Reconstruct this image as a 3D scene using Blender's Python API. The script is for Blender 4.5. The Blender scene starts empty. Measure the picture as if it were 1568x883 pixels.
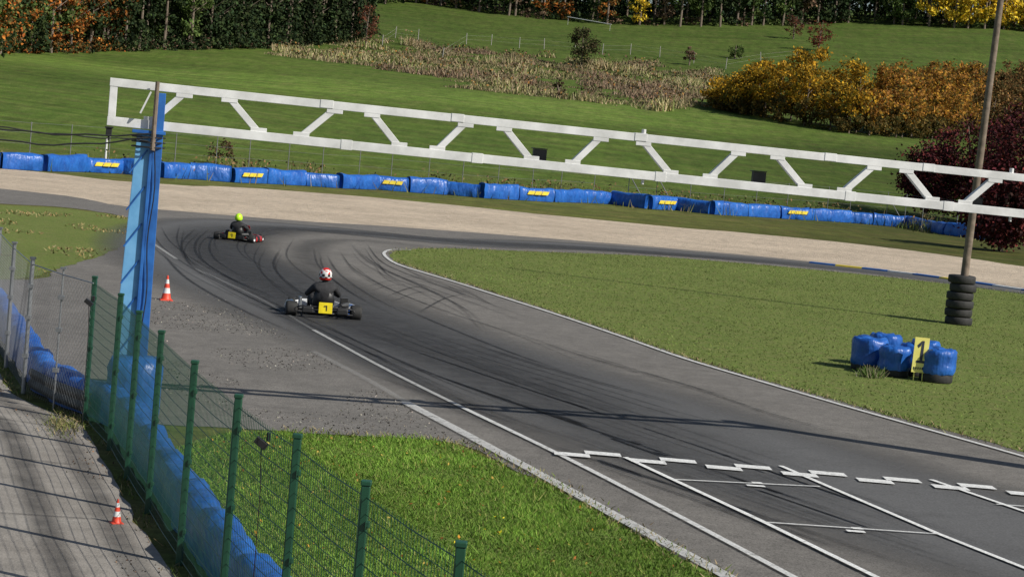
import bpy, math, random, bmesh
import numpy as np
from mathutils import Vector, Matrix, noise
from mathutils.geometry import tessellate_polygon
random.seed(7); rng=np.random.default_rng(11)
scene=bpy.context.scene
# ------------------------------------------------------------------ camera
FPX=3000.0; H=3.9; CX,CY=784.0,441.5
RHO=math.radians(5.26); TH=math.atan(236.5*math.cos(RHO)/FPX)
F=Vector((0,math.cos(TH),-math.sin(TH))); R0=Vector((1,0,0)); U0=Vector((0,math.sin(TH),math.cos(TH)))
R=R0*math.cos(RHO)+U0*math.sin(RHO); U=U0*math.cos(RHO)-R0*math.sin(RHO)
C=Vector((0,0,H))
cd=bpy.data.cameras.new("camera"); cam=bpy.data.objects.new("camera",cd); scene.collection.objects.link(cam)
cd.sensor_width=36; cd.lens=36*FPX/1568; cd.clip_end=6000; cd.clip_start=0.1
M=Matrix((( R.x,U.x,-F.x,C.x),(R.y,U.y,-F.y,C.y),(R.z,U.z,-F.z,C.z),(0,0,0,1)))
cam.matrix_world=M; scene.camera=cam
def ray(px,py): return F+R*((px-CX)/FPX)+U*((CY-py)/FPX)
def G(px,py,z=0.0):
    d=ray(px,py); t=(z-H)/d.z
    p=C+d*t; return Vector((p.x,p.y,z))
def P(px,py,dep): return C+ray(px,py)*dep
_TX=[-200,125,140,250,300,450,520,900,3000]; _TZ=[0,0,.5,8.9,13.5,33,38,52,90]
def tzn(x,y):
    xs=np.clip(x,-60,60); w=np.interp(y,[110,220],[1,.2])
    s=y-0.8*xs*w
    z=np.interp(s,_TX,_TZ)
    k=np.clip((s-150)/60,0,1)
    z=z+np.clip((s-290)/150,0,1)*np.clip((x+10)/110,0,1)*8
    return z+k*(0.5*np.sin(x*.045+1)*np.sin(y*.03)+.25*np.sin(x*.11+y*.07))
def tz(x,y): return float(tzn(np.array([x]),np.array([y]))[0])
def GT(px,py):
    d=ray(px,py); ts=np.arange(60,1400,1.0)
    X=d.x*ts; Y=d.y*ts; Z=H+d.z*ts; hit=np.nonzero(Z<tzn(X,Y))[0]
    if len(hit)==0: t=480.0
    else: t=min(ts[hit[0]]-.5,490)
    x,y=d.x*t,d.y*t
    return Vector((x,y,tz(x,y)))
# ------------------------------------------------------------------ materials
def newmat(name):
    m=bpy.data.materials.new(name); m.use_nodes=True; nt=m.node_tree
    b=nt.nodes["Principled BSDF"]; return m,nt,b
def N(nt,t,**k):
    n=nt.nodes.new(t)
    for a,v in k.items(): setattr(n,a,v)
    return n
def noise_n(nt,scale,detail=6,rough=.6,stretch=None,rotz=0):
    tc=N(nt,'ShaderNodeTexCoord'); mp=N(nt,'ShaderNodeMapping')
    nt.links.new(tc.outputs['Object'],mp.inputs['Vector'])
    if stretch: mp.inputs['Scale'].default_value=stretch
    mp.inputs['Rotation'].default_value=(0,0,rotz)
    n=N(nt,'ShaderNodeTexNoise'); n.inputs['Scale'].default_value=scale; n.inputs['Detail'].default_value=detail; n.inputs['Roughness'].default_value=rough
    nt.links.new(mp.outputs[0],n.inputs['Vector']); return n.outputs['Fac']
def ramp(nt,fac,stops):
    r=N(nt,'ShaderNodeValToRGB'); e=r.color_ramp.elements
    while len(e)<len(stops): e.new(.5)
    for i,(p,c) in enumerate(stops):
        e[i].position=p; e[i].color=(c[0],c[1],c[2],1) if not isinstance(c,(int,float)) else (c,c,c,1)
    nt.links.new(fac,r.inputs[0]); return r.outputs[0]
def mix(nt,a,b,fac,mode='MIX'):
    n=N(nt,'ShaderNodeMix',data_type='RGBA',blend_type=mode)
    for s,v in ((0,fac),(6,a),(7,b)):
        if isinstance(v,(int,float)): n.inputs[s].default_value=v
        elif isinstance(v,tuple): n.inputs[s].default_value=(v[0],v[1],v[2],1)
        else: nt.links.new(v,n.inputs[s])
    return n.outputs[2]
def bump(nt,b,h,strength,dist=.02):
    n=N(nt,'ShaderNodeBump'); n.inputs['Strength'].default_value=strength; n.inputs['Distance'].default_value=dist
    nt.links.new(h,n.inputs['Height']); nt.links.new(n.outputs[0],b.inputs['Normal'])
def simple(name,c1,c2=None,scale=8,rough=.6,metal=0,bmp=0,bdist=.01,detail=6,lo=.35,hi=.65,coat=0):
    m,nt,b=newmat(name)
    if c2 is None: c2=tuple(x*.75 for x in c1)
    n=noise_n(nt,scale,detail)
    nt.links.new(ramp(nt,n,[(lo,c1),(hi,c2)]),b.inputs['Base Color'])
    b.inputs['Roughness'].default_value=rough; b.inputs['Metallic'].default_value=metal
    b.inputs['Coat Weight'].default_value=coat
    if bmp: bump(nt,b,noise_n(nt,scale*2.5,4),bmp,bdist)
    return m
def grass_mat(name,ca,cb,cc,s1=.35,attr=False,s_f=18):
    m,nt,b=newmat(name)
    big=noise_n(nt,s1,5); mid=noise_n(nt,s1*9,6,.65); fine=noise_n(nt,s_f,6,.75)
    c=mix(nt,ramp(nt,big,[(.35,ca),(.65,cb)]),cc,ramp(nt,mid,[(.45,0),(.72,.75)]))
    c=mix(nt,c,ramp(nt,fine,[(.3,.5),(.5,1.0),(.72,1.55)]),1.0,'MULTIPLY')
    if attr:
        st=noise_n(nt,1.0,6,.75,(.03,.55,.1),.15)
        c=mix(nt,c,ramp(nt,st,[(.3,.68),(.7,1.32)]),1.0,'MULTIPLY')
        s2=noise_n(nt,1.0,8,.8,(.8,.22,.3))
        c=mix(nt,c,ramp(nt,s2,[(.3,.62),(.5,1.0),(.7,1.35)]),1.0,'MULTIPLY')
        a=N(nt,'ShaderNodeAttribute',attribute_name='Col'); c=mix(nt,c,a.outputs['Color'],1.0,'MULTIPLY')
    nt.links.new(c,b.inputs['Base Color']); b.inputs['Roughness'].default_value=.95
    b.inputs['Specular IOR Level'].default_value=.1
    bump(nt,b,fine,.6,.04)
    return m
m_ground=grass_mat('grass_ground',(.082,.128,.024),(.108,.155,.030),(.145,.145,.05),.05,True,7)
m_infield=grass_mat('mown_grass',(.118,.158,.038),(.140,.180,.045),(.19,.175,.072),.35,False,20)
def asphalt_mat(name,ca,cb,spk=.35,big=.35):
    m,nt,b=newmat(name)
    n1=noise_n(nt,big,6,.6); n2=noise_n(nt,3.0,8,.7); n3=noise_n(nt,60,3,.6)
    c=ramp(nt,n1,[(.3,ca),(.7,cb)])
    c=mix(nt,c,ramp(nt,n2,[(.3,.75),(.6,1.05),(.8,1.2)]),1.0,'MULTIPLY')
    c=mix(nt,c,ramp(nt,n3,[(.3,1-spk),(.5,1.0),(.75,1+spk)]),1.0,'MULTIPLY')
    nt.links.new(c,b.inputs['Base Color']); b.inputs['Roughness'].default_value=.88; b.inputs['Specular IOR Level'].default_value=.25
    bump(nt,b,n3,.5,.008); return m
m_asph=asphalt_mat('worn_asphalt',(.145,.135,.122),(.185,.172,.155),.55,.5)
m_conc=asphalt_mat('old_concrete',(.26,.235,.205),(.33,.305,.27),.25,.5)
def gravel():
    m,nt,b=newmat('gravel_trap')
    n1=noise_n(nt,.25,5); n2=noise_n(nt,2.2,8,.8)
    c=ramp(nt,n1,[(.35,(.60,.49,.365)),(.65,(.47,.38,.28))])
    c=mix(nt,c,ramp(nt,n2,[(.3,.5),(.48,1.0),(.7,1.25)]),1.0,'MULTIPLY')
    nt.links.new(c,b.inputs['Base Color']); b.inputs['Roughness'].default_value=.95
    bump(nt,b,n2,1,.14); return m
m_gravel=gravel()
def alpha_mat(name,col,stretch=None,rot=0,lo=.35,hi=.6,scale=3,rough=.85,minf=.0):
    m,nt,b=newmat(name)
    b.inputs['Roughness'].default_value=rough; b.inputs['Specular IOR Level'].default_value=.25
    n=noise_n(nt,scale,6,.7,stretch,rot); n3=noise_n(nt,45,3,.6)
    nt.links.new(ramp(nt,n3,[(.3,tuple(x*.7 for x in col)),(.7,tuple(x*1.3 for x in col))]),b.inputs['Base Color'])
    a=N(nt,'ShaderNodeAttribute',attribute_name='Col')
    r=ramp(nt,n,[(lo,minf),(hi,1.0)])
    mu=N(nt,'ShaderNodeMath',operation='MULTIPLY'); nt.links.new(a.outputs['Fac'],mu.inputs[0]); nt.links.new(r,mu.inputs[1])
    nt.links.new(mu.outputs[0],b.inputs['Alpha']); return m
m_band=alpha_mat('track_asphalt',(.112,.111,.110),None,0,.2,.5,1.2,.85,.75)
m_rubber=alpha_mat('laid_rubber',(.048,.048,.049),None,0,.3,.65,2.2,.75,.5)
m_skid=alpha_mat('tyre_mark_rubber',(.022,.022,.023),None,0,.32,.55,5,.7,.3)
m_paint=alpha_mat('worn_white_paint',(.62,.62,.60),None,0,.30,.48,9,.7,.3)
m_paintn=alpha_mat('white_paint_fresh',(.70,.70,.68),None,0,.28,.45,9,.7,.45)
m_white=simple('white_painted_metal',(.80,.80,.79),(.58,.58,.57),3,.45,0,.05)
m_bluelt=simple('blue_painted_steel_light',(.17,.42,.70),(.11,.32,.58),4,.5)
m_blue=simple('blue_painted_steel',(.025,.15,.48),(.015,.09,.32),4,.5)
def tarp_mat(name,c1,c2):
    m,nt,b=newmat(name)
    n=noise_n(nt,1.6,6,.7); n2=noise_n(nt,3.5,3,.5,(1,1,.5))
    nt.links.new(ramp(nt,n,[(.35,c1),(.65,c2)]),b.inputs['Base Color'])
    b.inputs['Roughness'].default_value=.38; bump(nt,b,n2,.8,.12); return m
m_tarp=tarp_mat('blue_tarpaulin',(.012,.075,.33),(.022,.14,.50))
m_yel=simple('yellow_print',(.85,.66,.06),None,5,.5)
m_black=simple('black_plastic',(.012,.012,.013),(.02,.02,.02),10,.5)
m_rub=simple('tyre_rubber',(.014,.014,.014),(.03,.029,.027),14,.75,0,.3)
m_metal=simple('galvanised_steel',(.38,.39,.40),(.26,.27,.28),6,.45,.7)
m_rail=simple('dirty_rail_steel',(.10,.10,.10),(.05,.05,.05),6,.6,.4)
m_grey=simple('dull_grey_post',(.22,.22,.22),(.14,.14,.14),6,.6)
m_green=simple('green_coated_steel',(.012,.075,.038),(.01,.055,.03),6,.45)
m_wood=simple('weathered_wood',(.24,.185,.14),(.13,.10,.075),6,.85,0,.4)
m_orange=simple('cone_orange',(.75,.07,.03),(.62,.05,.02),8,.5)
m_conew=simple('cone_white',(.78,.78,.76),None,8,.4)
m_red=simple('red_bodywork',(.45,.012,.012),None,5,.3,coat=.4)
m_bw=simple('white_bodywork',(.75,.76,.78),None,5,.3,coat=.4)
m_bb=simple('blue_bodywork',(.03,.10,.38),None,5,.3,coat=.4)
m_suit=simple('black_race_suit',(.016,.016,.018),(.03,.03,.033),9,.8,0,.5,.02)
m_neon=simple('neon_helmet',(.55,.95,.03),(.5,.85,.03),5,.3)
m_hred=simple('helmet_red',(.7,.03,.02),None,5,.25)
m_visor=simple('visor',(.01,.01,.012),None,5,.1)
m_plate=simple('yellow_number_plate',(.85,.68,.01),None,5,.4)
m_navy=simple('dark_print',(.03,.035,.06),None,5,.5)
def foliage(name,tr):
    m,nt,b=newmat(name); a=N(nt,'ShaderNodeAttribute',attribute_name='Col')
    nt.links.new(a.outputs['Color'],b.inputs['Base Color']); b.inputs['Roughness'].default_value=.85; b.inputs['Specular IOR Level'].default_value=.1
    if tr:
        t=N(nt,'ShaderNodeBsdfTranslucent'); nt.links.new(a.outputs['Color'],t.inputs[0])
        mx=N(nt,'ShaderNodeMixShader'); mx.inputs[0].default_value=tr
        nt.links.new(b.outputs[0],mx.inputs[1]); nt.links.new(t.outputs[0],mx.inputs[2]); nt.links.new(mx.outputs[0],nt.nodes['Material Output'].inputs[0])
    return m
m_leaf=foliage('foliage',.3); m_leaff=foliage('distant_foliage',0)
# ------------------------------------------------------------------ builders
def link(o,parent=None):
    scene.collection.objects.link(o)
    if parent: o.parent=parent
    return o
def empty(name,loc=(0,0,0),rz=0,sc=1):
    e=bpy.data.objects.new(name,None); e.empty_display_size=.2; scene.collection.objects.link(e); e.location=loc; e.rotation_euler=(0,0,rz); e.scale=(sc,sc,sc); return e
class MB:
    def __init__(s): s.v=[];s.f=[];s.m=[]
    def add(s,vs,fs,mi=0):
        o=len(s.v); s.v+= [tuple(v) for v in vs]; s.f+=[tuple(i+o for i in f) for f in fs]
        s.m+=[mi]*len(fs) if isinstance(mi,int) else list(mi)
    def box(s,c,size,rot=None,mi=0,taper=1.0):
        x,y,z=[a/2 for a in size]; vs=[]
        for dz in (-z,z):
            k=taper if dz>0 else 1
            for dx,dy in ((-x,-y),(x,-y),(x,y),(-x,y)): vs.append(Vector((dx*k,dy*k,dz)))
        if rot is not None: vs=[rot@v for v in vs]
        vs=[v+Vector(c) for v in vs]
        s.add(vs,[(3,2,1,0),(4,5,6,7),(0,1,5,4),(1,2,6,5),(2,3,7,6),(3,0,4,7)],mi)
    def beam(s,a,b,w,d,updir=Vector((0,0,1)),mi=0):
        a=Vector(a);b=Vector(b);t=(b-a); L=t.length; t.normalize(); sd=t.cross(updir).normalized(); up=sd.cross(t).normalized()
        m=Matrix((sd,t,up)).transposed(); s.box((a+b)/2,(d,L,w),m,mi)
    def tube(s,pts,rad,n=8,mi=0,caps=True):
        pts=[Vector(p) for p in pts]; k=len(pts)
        if not isinstance(rad,(list,tuple)): rad=[rad]*k
        vs=[];fs=[]; prev=None
        for i,p in enumerate(pts):
            t=(pts[min(i+1,k-1)]-pts[max(i-1,0)]).normalized()
            if prev is None:
                a=Vector((0,0,1)) if abs(t.z)<.9 else Vector((1,0,0)); sd=t.cross(a).normalized()
            else: sd=(prev-t*prev.dot(t)).normalized()
            prev=sd; up=t.cross(sd)
            for j in range(n):
                an=2*math.pi*j/n; vs.append(p+(sd*math.cos(an)+up*math.sin(an))*rad[i])
        for i in range(k-1):
            for j in range(n):
                fs.append((i*n+j,i*n+(j+1)%n,(i+1)*n+(j+1)%n,(i+1)*n+j))
        if caps: fs.append(tuple(reversed(range(n)))); fs.append(tuple((k-1)*n+j for j in range(n)))
        s.add(vs,fs,mi)
    def lathe(s,prof,c=(0,0,0),rot=None,n=24,mi=0,mf=None):
        vs=[];fs=[];ms=[]; c=Vector(c)
        for r,z in prof:
            for j in range(n):
                an=2*math.pi*j/n; v=Vector((r*math.cos(an),r*math.sin(an),z))
                vs.append((rot@v if rot is not None else v)+c)
        for i in range(len(prof)-1):
            for j in range(n):
                fs.append((i*n+j,i*n+(j+1)%n,(i+1)*n+(j+1)%n,(i+1)*n+j)); ms.append(mf(i,j) if mf else mi)
        s.add(vs,fs,ms)
    def obj(s,name,mats,parent=None,smooth=False,bevel=0,sub=0):
        me=bpy.data.meshes.new(name); me.from_pydata(s.v,[],s.f); me.update()
        for m in (mats if isinstance(mats,(list,tuple)) else [mats]): me.materials.append(m)
        me.polygons.foreach_set('material_index',s.m)
        if smooth: me.polygons.foreach_set('use_smooth',[True]*len(me.polygons))
        o=bpy.data.objects.new(name,me); link(o,parent)
        if bevel:
            b=o.modifiers.new('bevel','BEVEL'); b.width=bevel; b.segments=2; b.limit_method='ANGLE'
        return o
def smoothpath(pts,step=.5):
    pts=[Vector(p) for p in pts]; out=[]
    ext=[pts[0]*2-pts[1]]+pts+[pts[-1]*2-pts[-2]]
    for i in range(1,len(ext)-2):
        p0,p1,p2,p3=ext[i-1:i+3]; n=max(1,int((p2-p1).length/step)); n=min(n,80)
        d1=max((p1-p0).length,1e-4)**.5; d2=max((p2-p1).length,1e-4)**.5; d3=max((p3-p2).length,1e-4)**.5
        m1=(p2-p1)+((p1-p0)/d1-(p2-p0)/(d1+d2))*d2
        m2=(p2-p1)+((p3-p2)/d3-(p3-p1)/(d2+d3))*d2
        for k in range(n):
            t=k/n; t2=t*t;t3=t2*t
            out.append(p1*(2*t3-3*t2+1)+m1*(t3-2*t2+t)+p2*(-2*t3+3*t2)+m2*(t3-t2))
    out.append(pts[-1]); return out
def GL(px,z=0): return [G(a,b,z) for a,b in px]
def jit(pts,amp,sc=1.0):
    out=[]
    for p in pts:
        out.append(p+Vector((noise.noise(p*sc),noise.noise(p*sc+Vector((31,7,3))),0))*amp+Vector((noise.noise(p*sc*5),noise.noise(p*sc*5+Vector((9,2,3))),0))*amp*.5)
    return out
def sheet(name,wpts,z,mat):
    pts=[Vector((p.x,p.y,z)) for p in wpts]
    tris=tessellate_polygon([pts]); me=bpy.data.meshes.new(name); me.from_pydata(pts,[],[tuple(t) for t in tris]); me.update()
    bm=bmesh.new(); bm.from_mesh(me)
    for f in bm.faces:
        f.normal_update()
        if f.normal.z<0: f.normal_flip()
    bm.to_mesh(me); bm.free()
    me.materials.append(mat); return link(bpy.data.objects.new(name,me))
class Acc:
    def __init__(s): s.v=[];s.c=[]
    def quads(s,v,c): s.v.append(v); s.c.append(c)
    def obj(s,name,mat,parent=None):
        v=np.concatenate(s.v); c=np.concatenate(s.c); n=len(v)
        me=bpy.data.meshes.new(name); me.vertices.add(n*4); me.vertices.foreach_set('co',v.reshape(-1).astype(np.float32))
        me.loops.add(n*4); me.loops.foreach_set('vertex_index',np.arange(n*4,dtype=np.int32))
        me.polygons.add(n); me.polygons.foreach_set('loop_start',np.arange(0,n*4,4,dtype=np.int32))
        me.update(calc_edges=True)
        at=me.color_attributes.new('Col','FLOAT_COLOR','POINT'); cc=np.ones((n,4,4),dtype=np.float32); cc[:,:,:3]=c[:,None,:]
        at.data.foreach_set('color',cc.reshape(-1)); me.materials.append(mat)
        return link(bpy.data.objects.new(name,me),parent)
    def leaves(s,p,size,c):
        n=len(p); a=rng.normal(size=(n,3)); a/=np.linalg.norm(a,axis=1,keepdims=True)
        b=np.cross(a,rng.normal(size=(n,3))); b/=np.linalg.norm(b,axis=1,keepdims=True)
        sz=(size*rng.uniform(.5,1.3,n))[:,None]; a=a*sz; b=b*sz*.6
        s.quads(np.stack([p-a,p-b*1.1,p+a,p+b*.9],1),c)
    def blades(s,p,h,w,c,lean=.5):
        n=len(p); an=rng.uniform(0,2*np.pi,n); d=np.stack([np.cos(an),np.sin(an),np.zeros(n)],1)
        hh=(h*rng.uniform(.5,1.3,n))[:,None]; ln=rng.normal(size=(n,3))*lean; ln[:,2]=1; tip=p+ln*hh
        s.quads(np.stack([p-d*w/2,p+d*w/2,tip+d*w*.12,tip-d*w*.12],1),c)
def pal(n,cols,weights=None,var=.25):
    cols=np.array(cols,float); i=rng.choice(len(cols),n,p=weights); c=cols[i]*rng.uniform(1-var,1+var,(n,1))*rng.uniform(.93,1.07,(n,3)); return np.clip(c,0,1)
def inpoly(pts,poly):
    x,y=pts[:,0],pts[:,1]; ins=np.zeros(len(pts),bool); q=[(p.x,p.y) for p in poly]; j=len(q)-1
    for i in range(len(q)):
        xi,yi=q[i];xj,yj=q[j]
        if yi!=yj: ins^=((yi>y)!=(yj>y))&(x<(xj-xi)*(y-yi)/(yj-yi)+xi)
        j=i
    return ins
def sample(poly,n):
    xs=[p.x for p in poly];ys=[p.y for p in poly]; out=[]; tot=0; it=0
    while tot<n and it<60:
        q=np.stack([rng.uniform(min(xs),max(xs),n),rng.uniform(min(ys),max(ys),n)],1); q=q[inpoly(q,poly)]; out.append(q); tot+=len(q); it+=1
    q=np.concatenate(out)[:n]; return np.concatenate([q,np.zeros((len(q),1))],1)
def nzz(p,s,o=0): return np.array([noise.noise(Vector((a*s,b*s,o))) for a,b,_ in p])
_zi=[0]
class Strips:
    def __init__(s): s.v=[];s.f=[];s.a=[]
    def add(s,pts,width,z,alpha=1.0,prof=(1,1),fade=0.0,wfun=None):
        k=len(prof); n=len(pts); _zi[0]+=1; zz=z+(_zi[0]%40)*.00008; o=len(s.v)
        for i,p in enumerate(pts):
            t=(pts[min(i+1,n-1)]-pts[max(i-1,0)]); t.z=0; t.normalize(); sd=Vector((-t.y,t.x,0)); u=i/(n-1)
            w=width if wfun is None else width*wfun(u)
            fa=1.0
            if fade: fa=min(1,u/fade,(1-u)/fade)
            for j in range(k):
                q=p+sd*w*(j/(k-1)-.5); s.v.append((q.x,q.y,zz)); s.a.append(alpha*prof[j]*fa)
        for i in range(n-1):
            for j in range(k-1): s.f.append((o+i*k+j,o+(i+1)*k+j,o+(i+1)*k+j+1,o+i*k+j+1))
    def obj(s,name,mat):
        me=bpy.data.meshes.new(name); me.from_pydata(s.v,[],s.f); me.update()
        at=me.color_attributes.new('Col','FLOAT_COLOR','POINT'); a=np.array(s.a,dtype=np.float32); at.data.foreach_set('color',np.stack([a,a,a,np.ones_like(a)],1).reshape(-1))
        me.materials.append(mat); return link(bpy.data.objects.new(name,me))
# ------------------------------------------------------------------ terrain
def terrain():
    xs=np.concatenate([np.arange(-1500,-200,50),np.arange(-200,200,5),np.arange(200,1501,50)]).astype(float)
    ys=np.concatenate([np.arange(-60,80,10),np.arange(80,560,4),np.arange(560,3001,60)]).astype(float)
    X,Y=np.meshgrid(xs,ys); Z=tzn(X,Y); v=np.stack([X,Y,Z],-1).reshape(-1,3); nx=len(xs);ny=len(ys)
    i=np.arange(nx-1)[None,:]+nx*np.arange(ny-1)[:,None]
    f=np.stack([i,i+1,i+nx+1,i+nx],-1).reshape(-1,4)
    me=bpy.data.meshes.new('ground'); me.from_pydata(v.tolist(),[],f.tolist()); me.update()
    me.polygons.foreach_set('use_smooth',[True]*len(me.polygons))
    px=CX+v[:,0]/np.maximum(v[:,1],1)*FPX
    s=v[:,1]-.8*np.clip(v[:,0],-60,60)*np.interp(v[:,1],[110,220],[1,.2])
    br=np.interp(s,[100,118,130,150,185,196,206,222,236,250,290,330,450],[.85,.85,.75,.85,.88,.72,.78,1.25,1.2,.85,.85,.85,.72])  # bands across the field: sunlit stripes and shade painted into the grass tint
    br=np.where((px>900)&(s<290),br*np.interp(px,[900,1250],[1,.68]),br)  # right of the field: shade painted in by darkening the vertex colour
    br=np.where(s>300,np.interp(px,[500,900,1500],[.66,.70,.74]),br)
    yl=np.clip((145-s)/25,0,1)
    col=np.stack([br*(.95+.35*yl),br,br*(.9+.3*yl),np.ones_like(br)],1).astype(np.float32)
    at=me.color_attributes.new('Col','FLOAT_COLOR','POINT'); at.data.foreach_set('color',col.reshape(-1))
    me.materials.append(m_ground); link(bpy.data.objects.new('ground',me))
terrain()
# ------------------------------------------------------------------ surfaces
grav_top=[(-200,238),(0,257),(200,279),(380,288),(600,305),(800,325),(1000,345),(1200,362),(1400,384),(1568,408),(1800,445)]
grav_bot=[(-200,268),(0,289),(100,300),(200,317),(330,328),(480,340),(600,347),(800,362),(1000,378),(1200,396),(1400,419),(1568,443),(1800,478)]
gp=jit(smoothpath(GL(grav_top),1),.9,.3)+smoothpath(GL(list(reversed([(a,b+4) for a,b in grav_bot]))),1)
sheet('gravel_trap',gp,.004,m_gravel)
asph=[(-200,268),(0,289),(100,300),(200,317),(330,328),(480,340),(600,347),(800,362),(1000,378),(1200,396),(1400,419),(1568,443),(1800,478),
      (1800,500),(1850,800),(1900,1000),(1400,1050),(1120,890),(1040,850),(940,798),(850,745),(760,705),(700,680),(650,672),(560,668),(430,660),(330,655),(240,650),(190,640),(150,620),(90,590),(30,545),(-40,480),(-120,432),(-60,428),(50,428),(95,408),(150,393),(195,370),(200,345),(185,331),(100,318),(0,312),(-200,296)]
wp=GL(asph)
a1=jit(smoothpath(wp[:13],1.0),.25,.4); a2=wp[13:16]; a3=jit(smoothpath(wp[16:],.25),.12,1.3)
sheet('asphalt',a1+a2+a3,.008,m_asph)
inf=[(1850,470),(1568,449),(1400,429),(1200,409),(1000,393),(800,385),(700,381),(650,381),(612,384),(598,390),(603,399),(640,412),(700,430),(750,446),(850,478),(950,512),(1050,547),(1160,579),(1300,619),(1420,652),(1568,692),(1900,790)]
ip=jit(smoothpath(GL(inf),.3),.08,1.5)
sheet('infield_grass',ip,.012,m_infield)
left=[(-200,296),(0,314),(100,320),(185,332),(197,345),(192,369),(150,393),(95,410),(50,424),(0,428),(-200,415)]
lp=jit(smoothpath(GL(left),.4),.14,1.2); sheet('left_grass',lp,.012,m_infield)
band=Strips()
soft=(0,.35,.8,1,1,1,1,1,.8,.35,0)
trk=[(2000,960),(1700,870),(1400,780),(1150,700),(900,615),(700,548),(560,498),(430,450),(330,408),(285,380),(300,352),(380,343),(480,350),(600,362),(700,371),(900,378),(1200,402),(1400,423),(1568,446),(1800,480)]
tw=smoothpath(GL(trk),.6)
band.add(tw,5.8,.014,1.0,soft,0,lambda u:1.0 if u<.35 else max(.72,1-(u-.35)*1.0))
band.obj('track_surface',m_band)
rub=Strips()
r1=[(1200,800),(1050,680),(800,575),(620,508),(500,462),(400,415),(350,385),(370,360),(450,352),(560,358),(700,370),(900,381),(1200,403),(1400,424),(1568,447)]
rub.add(smoothpath(GL(r1),.6),3.2,.018,.72,(0,.4,.8,1,.8,.4,0),.18)
r2=[(1100,700),(800,600),(640,548),(520,500),(400,440),(310,395),(290,365),(340,346),(450,347)]
rub.add(smoothpath(GL(r2),.6),2.2,.018,.6,(0,.6,1,.6,0),.25)
r3=[(1500,840),(1100,720),(860,640),(700,580),(600,540)]
rub.add(smoothpath(GL(r3),.6),1.4,.018,.3,(0,.6,1,.6,0),.3)
r4=[(1000,770),(860,690),(700,618),(560,548),(420,470),(330,420)]
rub.add(smoothpath(GL(r4),.6),.9,.018,.5,(0,.6,1,.6,0),.3)
r5=[(760,395),(600,372),(520,368),(470,385),(500,420),(600,462),(760,515)]
rub.add(smoothpath(GL(r5),.6),1.4,.018,.45,(0,.6,1,.6,0),.3)
rub.obj('rubbered_line',m_rubber)
sk=Strips()
def skid(px,w=.10,a=.8):
    w_=smoothpath(GL(px),.25); sk.add(w_,w,.021,a*.72,(0,1,1,0),.25)
arcs=[[(545,378),(560,395),(600,418),(660,447),(720,478),(742,500)],[(520,385),(545,415),(600,445),(660,470),(700,490)],[(560,372),(590,405),(650,430),(740,462),(820,492)],
[(500,390),(520,420),(570,455),(640,490)],[(575,398),(600,425),(640,440),(735,470)],[(600,420),(660,430),(720,455)],[(560,440),(610,430),(680,432)],[(590,455),(650,440),(700,447)],
[(640,480),(690,455),(720,450)],[(530,400),(590,440),(690,480),(780,510),(900,560)],[(245,345),(262,372),(300,400),(360,432),(440,468)],[(275,345),(272,372),(290,398),(330,425)],
[(300,350),(278,375),(285,398),(310,420)],[(320,352),(300,372),(305,395),(350,425),(420,455)],[(345,350),(322,372),(330,398),(380,430)],[(230,350),(250,380),(300,415),(380,455),(480,500)],
[(420,345),(360,352),(330,368),(335,390)],[(440,350),(390,358),(365,372),(372,392),(420,420)],[(470,352),(520,350),(600,358),(700,368),(820,376)],[(500,358),(600,366),(720,374),(900,383)],
[(620,500),(760,548),(900,590),(1050,635),(1200,670)],[(560,490),(700,545),(900,615),(1040,650)],[(700,520),(860,570),(1050,622)],[(480,490),(600,548),(760,610),(900,655)],
[(760,500),(900,548),(1050,590),(1200,640),(1400,690)],[(300,410),(380,455),(500,510),(640,580),(760,640)],[(820,520),(1000,575),(1180,628)],[(900,700),(1100,770),(1300,850)],[(350,430),(450,480),(560,530),(680,585),(820,640)],
[(535,372),(570,405),(640,436),(700,468),(738,508)],[(590,395),(650,425),(700,440),(760,470)],[(480,380),(490,410),(540,450),(600,480)],[(450,365),(440,395),(480,430),(560,475)],[(245,385),(290,430),(370,475),(470,520)],
[(430,380),(420,410),(455,445),(530,490)],[(400,372),(390,400),(420,435),(500,480)],[(610,470),(680,500),(780,540),(880,575)]]
for a in arcs:
    skid(a,random.uniform(.06,.11),random.uniform(.5,1.0))
    if random.random()<.7:
        o1,o2=random.uniform(-8,14),random.uniform(4,9); skid([(x+o1,y+o2) for x,y in a],.07,random.uniform(.35,.8))
for i in range(70):
    x0=480+random.uniform(0,700); y0=482+(x0-480)*.36+random.uniform(-25,75)
    L=random.uniform(120,500); skid([(x0,y0),(x0+L*.5,y0+L*.175),(x0+L,y0+L*.34)],random.uniform(.04,.14),random.uniform(.12,.42))
sk.obj('tyre_marks',m_skid)
ln=Strips()
def line(px,w,a=1.0,step=.3,z=.026): ln.add(smoothpath(GL(px),step),w,z,a)
line([(630,384),(605,383),(589,387),(594,397),(612,407),(650,419),(700,434),(750,450),(850,482),(950,516),(1050,551),(1160,584),(1300,625),(1420,659),(1568,701),(1800,770)],.10,.9)
line([(480,507),(600,572),(710,627)],.085,.55)
line([(710,627),(860,700),(1030,788),(1210,884),(1350,960)],.09,.85)
line([(300,413),(400,460),(480,507)],.08,.12)
line([(620,618),(700,660),(770,698),(880,758),(1000,824),(1110,884),(1250,965)],.17,.65)
line([(480,540),(560,582),(640,628)],.12,.12)
line([(200,352),(240,378),(270,398)],.10,.35)
ln.obj('edge_line_markings',m_paint)
gl=Strips()
def gline(px,w=.07,a=1): gl.add(GL(px),w,.030,a)
gline([(957,703),(1170,803),(1335,884),(1420,926)],.075); gline([(1195,716),(1435,820),(1568,873),(1700,925)],.075); gline([(1425,737),(1568,786),(1700,832)],.075); gline([(1640,760),(1900,850)],.075)
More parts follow.
